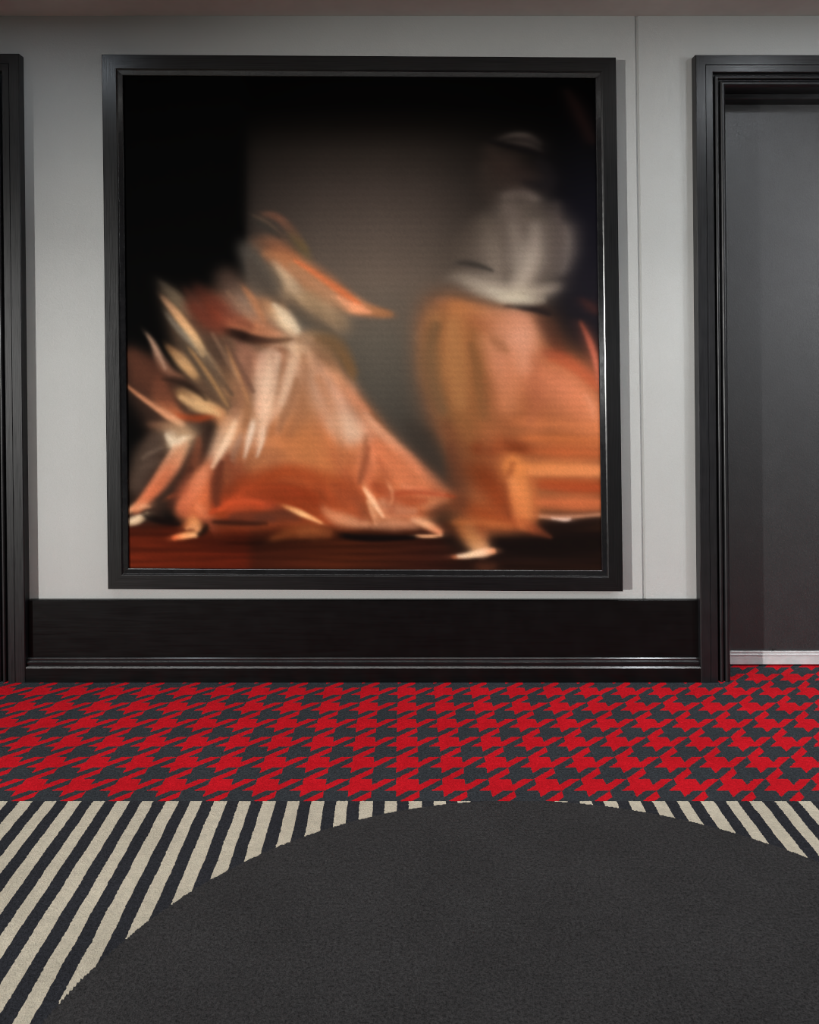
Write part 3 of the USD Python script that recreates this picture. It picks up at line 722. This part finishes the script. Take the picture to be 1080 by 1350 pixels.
    stroke([(306,682),(332,680),(360,684)], [4,7,4], (84,44,32), .65, 1)
    stroke([(252,618),(240,640),(226,666)], [4,8,5], (66,35,26), .7, .9)
    stroke([(272,622),(250,648),(240,674)], [8,13,8], [(204,124,88),(190,100,68),(176,88,58)], .6, .9)
    stroke([(292,610),(286,634),(286,664)], [4,7,5], (80,40,28), .75, .9)
    stroke([(400,490),(424,522),(446,556)], [9,14,14], [(176,134,108),(194,150,124),(206,164,138)], .7, 1)
    stroke([(444,556),(458,566),(470,572)], [10,15,9], (214,174,146), .7, 1)
    stroke([(486,590),(482,610),(474,636)], [3,5,3], (126,66,42), .6, .9)
    stroke([(496,590),(516,612),(536,632)], [8,13,8], (198,112,74), .6, 1)
    stroke([(494,640),(522,655),(560,660)], [5,9,4], (150,68,40), .6, .95)
    stroke([(530,640),(556,648),(584,652)], [3,6,3], (206,124,88), .6, .9)
    stroke([(504,662),(522,672),(546,674)], [5,9,5], (186,126,96), .65, .95)
    stroke([(420,448),(446,458),(466,490)], [5,10,6], (108,80,54), .6, 1)
    stroke([(392,470),(380,500),(372,528),(344,562)], [4,7,8,4], [(200,160,130),(214,176,148),(212,172,144),(206,156,124)], .65, .85)
    stroke([(346,470),(346,505),(342,540)], [5,8,5], [(196,150,126),(210,168,142),(206,156,128)], .6, .9)
    stroke([(390,500),(382,528),(368,566)], [3,6,4], (138,92,64), .6, .9)
    stroke([(360,470),(360,500),(352,530)], [2,4,2], (160,112,90), .5, .9)
    stroke([(298,452),(316,484),(334,516)], [2.5,4.5,2.5], (92,64,52), .65, .9)
    stroke([(262,458),(282,488),(306,520)], [2.5,4.5,2.5], (68,54,45), .6, .9)
    stroke([(280,440),(300,474),(318,508)], [2,3.5,2], (146,110,86), .5, .9)
    stroke([(206,580),(196,608),(184,640)], [9,14,9], (72,58,50), .55, 1)
    stroke([(214,590),(200,596),(188,604)], [2,3,2], (112,94,80), .5, 1)
    stroke([(386,352),(424,378),(456,402)], [6,10,7], [(172,138,108),(168,134,104),(140,112,88)], .5, .95)
    stroke([(350,334),(378,346),(410,366)], [5,8,5], (164,112,78), .45, 1)
    stroke([(486,408),(502,413),(516,415)], [4,5,3], (150,104,70), .5, 1)
    stroke([(398,702),(414,701),(432,703)], [6,9,6], (136,74,40), .6, 1)
    stroke([(575,430),(568,480),(582,540)], [6,10,7], (100,76,54), .55, 1)
    stroke([(596,430),(600,480),(606,530)], [8,14,10], (170,118,74), .4, 1)
    stroke([(620,455),(632,500),(640,548)], [4,8,6], (118,78,48), .55, 1)
    stroke([(594,590),(600,630),(606,665)], [6,10,8], (88,50,34), .5, 1)
    before = img.copy()
    # sharper touches on top: feet, hems, lit edges
    poly([(420,446),(446,456),(470,500),(462,508),(440,486),(418,470)], (104,78,54), .55, 6)
    poly([(272,604),(296,600),(312,640),(300,668),(282,660)], (98,48,32), .55, 6)
    poly([(292,650),(360,640),(420,652),(412,668),(340,662),(296,672)], (120,46,22), .5, 6)
    stroke([(440,640),(460,660),(476,684)], [5,9,5], (128,58,34), .5, 1)
    stroke([(500,606),(512,640),(516,672)], [4,8,5], (150,74,46), .45, 1)
    stroke([(400,470),(400,520),(384,570)], [4,9,6], (140,92,62), .5, 1)
    stroke([(420,500),(440,550),(452,610)], [5,9,6], (168,104,66), .45, 1)
    stroke([(330,470),(322,510),(310,545)], [5,9,6], (110,74,58), .5, 1)
    stroke([(168,470),(190,490),(214,520)], [9,14,8], (88,52,38), .6, 1)
    stroke([(280,395),(302,414),(330,430)], [4,8,5], (84,44,34), .55, 1)
    stroke([(300,385),(318,405),(334,425)], [2,4,2], (150,112,88), .5, .9)
    stroke([(330,345),(346,372),(366,398)], [5,9,5], (70,60,52), .5, 1)
    stroke([(590,560),(606,610),(612,660)], [8,14,10], (92,54,36), .5, 1)
    stroke([(640,500),(648,550),(640,590)], [6,10,7], (140,84,52), .5, 1)
    stroke([(700,470),(706,510),(700,556)], [4,8,6], (160,92,62), .45, 1)
    stroke([(676,612),(668,648),(670,680)], [4,6,4], (112,52,28), .5, 1)
    stroke([(674,634),(682,660),(690,688)], [6,9,8], [(226,142,86),(214,126,72),(206,118,66)], .6, .8)
    stroke([(700,628),(706,655),(706,684)], [3,4,4], (176,92,50), .5, 1)
    stroke([(690,688),(706,698),(726,708)], [5,6,2.5], [(176,94,52),(134,66,38),(90,44,28)], .8, .7)
    stroke([(666,404),(690,406),(724,414)], [1.5,3.5,3], [(60,40,32),(30,24,24),(32,26,27)], .85, .7)
    stroke([(606,347),(626,349),(650,357)], [1.5,3,1.5], (52,47,43), .75, .8)
    stroke([(646,187),(670,193),(698,199),(718,206)], [1.5,3,3.5,2], (16,13,14), .8, .8)
    stroke([(672,266),(688,264),(702,272)], [1,1.6,1], (84,73,67), .6, .9)
    stroke([(676,300),(686,340),(682,372)], [7,13,9], [(140,126,114),(172,158,144),(180,166,150)], .45, 1)
    stroke([(648,384),(680,396),(716,396)], [4,7,4], [(180,166,148),(204,192,170),(170,155,138)], .6, 1)
    stroke([(664,432),(684,446),(692,482)], [10,16,10], [(196,134,104),(210,150,124),(202,138,108)], .5, 1)
    stroke([(650,448),(660,456),(668,462)], [4,7,4], (140,90,60), .6, 1)
    stroke([(726,474),(756,486),(788,512)], [3,5,5], (172,82,50), .55, .9)
    stroke([(766,426),(778,452),(787,482),(789,510)], [2,3.5,3.5,2], [(120,60,46),(184,94,72),(200,108,84),(180,96,70)], .85, .7)
    stroke([(700,622),(745,622),(796,622)], [4,5,6], (228,142,88), .5, 1)
    stroke([(712,642),(750,645),(796,644)], [3,4,4], (158,66,36), .6, .9)
    stroke([(712,681),(745,682),(796,678)], [1.5,2,1.5], (226,160,124), .7, .8)
    stroke([(728,683),(745,685),(753,683)], [1,1.6,1], (250,214,196), .9, .6)
    stroke([(620,697),(628,712),(636,726)], [7,7,8], [(164,104,62),(196,134,82),(226,168,120)], .6, .8)
    stroke([(598,735),(616,733),(636,729),(650,727)], [1.6,3,5,3.5], [(150,80,50),(244,206,166),(250,206,168),(236,156,110)], .95, .5)
    stroke([(604,733),(614,733)], [1.5,1.5], (255,228,196), .9, .7)
    stroke([(545,686),(562,692),(580,703)], [2.5,4.5,3.5], [(210,150,114),(232,170,126),(224,140,98)], .9, .6)
    stroke([(552,706),(566,707),(582,705)], [1.2,2,1.5], (244,176,128), .9, .6)
    stroke([(560,697),(570,701),(578,704)], [0.8,1.2,0.8], (140,74,48), .7, .7)
    stroke([(480,644),(492,662),(505,682)], [1.5,3,1.5], (248,196,154), .9, .6)
    stroke([(484,660),(490,676),(496,692)], [1.5,2.5,1.2], (228,164,122), .7, .7)
    stroke([(512,640),(518,652),(514,666)], [1.5,2,1.2], (230,160,116), .6, .8)
    stroke([(520,652),(545,649),(600,655)], [2,3,1.5], (150,60,34), .7, .8)
    stroke([(376,668),(398,678),(424,690)], [1.2,2.6,1.2], [(196,124,76),(246,190,134),(232,160,106)], .9, .6)
    stroke([(290,672),(315,660),(345,664)], [3,5,3], (196,78,42), .7, .9)
    stroke([(282,688),(318,690),(352,690)], [2,3,2], (34,17,12), .8, .8)
    stroke([(455,706),(490,710),(545,709)], [2.5,4,2.5], (12,8,8), .85, .6)
    stroke([(168,686),(176,684),(184,680)], [2,3.5,2], (238,208,172), .9, .5)
    stroke([(168,674),(182,668),(196,668)], [1.5,3,1.5], (214,150,112), .8, .6)
    stroke([(190,680),(212,688),(236,691)], [2,3.5,2], (16,10,9), .85, .7)
    stroke([(230,709),(242,707),(258,706)], [2.2,3,2.5], [(224,104,60),(244,164,108),(242,180,126)], .95, .5)
    stroke([(246,697),(254,694),(260,698)], [2,3.5,3], (222,150,100), .85, .6)
    stroke([(262,704),(270,699),(272,693)], [2.5,4,2], (26,15,11), .8, .7)
    stroke([(220,574),(230,584),(242,578)], [3,5,3], (226,204,176), .8, .7)
    stroke([(232,588),(214,616),(196,646),(176,672)], [3,4,4,2.5], [(224,176,140),(216,136,98),(206,114,78),(206,124,84)], .75, .7)
    stroke([(300,578),(290,598),(280,616)], [2.5,4,2.5], (232,196,164), .75, .7)
    stroke([(334,560),(328,582),(323,602)], [1.8,3,1.2], (228,202,180), .8, .6)
    stroke([(347,562),(345,582),(339,602)], [1.5,2.6,1.2], (230,206,184), .8, .6)
    stroke([(366,470),(356,505),(350,545),(340,588)], [5,8,7,2.5], [(206,168,142),(224,190,162),(230,190,160),(212,160,126)], .7, .8)
    stroke([(386,446),(384,486),(372,530)], [4,7,4], (208,172,144), .55, .9)
    stroke([(306,436),(322,443),(345,448),(386,447)], [2,4.5,3,1.8], [(44,28,22),(26,16,14),(60,38,30),(110,80,60)], .85, .7)
    stroke([(362,402),(378,418),(392,436)], [3,7,4], (224,202,172), .7, .8)
    stroke([(388,344),(422,366),(452,387),(474,400)], [1.5,3,4,2], (222,114,68), .65, .9)
    stroke([(446,392),(466,405),(488,411)], [2,5,2], (240,160,118), .7, .8)
    stroke([(218,398),(238,420),(256,446),(268,468)], [1.8,3.6,4.5,2.5], [(150,110,84),(214,164,118),(222,176,128),(190,156,114)], .8, .6)
    stroke([(195,443),(207,463),(218,486)], [1.2,2.6,2], (176,140,116), .7, .7)
    stroke([(238,524),(262,535),(288,546)], [3,6,3], (210,168,120), .75, .7)
    stroke([(214,500),(246,508),(272,528)], [1.5,3,1.5], (36,25,20), .75, .8)
    stroke([(168,509),(190,527),(224,550)], [1.2,2,3], (206,142,104), .7, .7)
    img = np.stack([ndimage.gaussian_filter(img[..., k], 0.75) for k in range(3)], -1)
    img = before + 0.82 * (img - before)
    ribs = 0.5 + 0.5 * np.sin(gy * 2 * math.pi / 9.3 + 1.2 * meshkit.noise(np.stack([gx / 40, gy / 9, gx * 0], -1)))
    img = img * (1 + (0.028 * (ribs - 0.5) + 0.016 * rng.standard_normal(gx.shape)))[..., None]
    img = np.clip(img, 0, 255)
    return img
rgb = paint_print()
k = (D + 0.0115) / D / S
V = np.c_[((gx - VX) * k).ravel(), np.full(gx.size, 0.0115), (EYE + (VY - gy) * k).ravel()]
h, w = gx.shape
ii = np.arange(h * w).reshape(h, w)
quad = np.stack([ii[:-1, :-1], ii[1:, :-1], ii[1:, 1:], ii[:-1, 1:]], -1).reshape(-1, 4)
pth = pic + "/print"
pm = UsdGeom.Mesh.Define(stage, pth)
pm.CreatePointsAttr(Vt.Vec3fArray.FromNumpy(V.astype(np.float32)))
pm.CreateFaceVertexCountsAttr(Vt.IntArray.FromNumpy(np.full(len(quad), 4, np.int32)))
pm.CreateFaceVertexIndicesAttr(Vt.IntArray.FromNumpy(quad.astype(np.int32).ravel()))
pm.CreateSubdivisionSchemeAttr("none")
srgb = np.clip(rgb.reshape(-1, 3) / 255, 0, 1)
lin = np.where(srgb <= 0.04045, srgb / 12.92, ((srgb + 0.055) / 1.055) ** 2.4)
PRINT_GAIN = 1.02
UsdGeom.PrimvarsAPI(pm).CreatePrimvar("displayColor", Sdf.ValueTypeNames.Color3fArray, "vertex").Set(Vt.Vec3fArray.FromNumpy(np.clip(lin * PRINT_GAIN, 0, 0.95).astype(np.float32)))
UsdShade.MaterialBindingAPI.Apply(pm.GetPrim()).Bind(M["print"])
data(pm.GetPrim(), label="blurred long-exposure stage photograph of dancers on canvas")
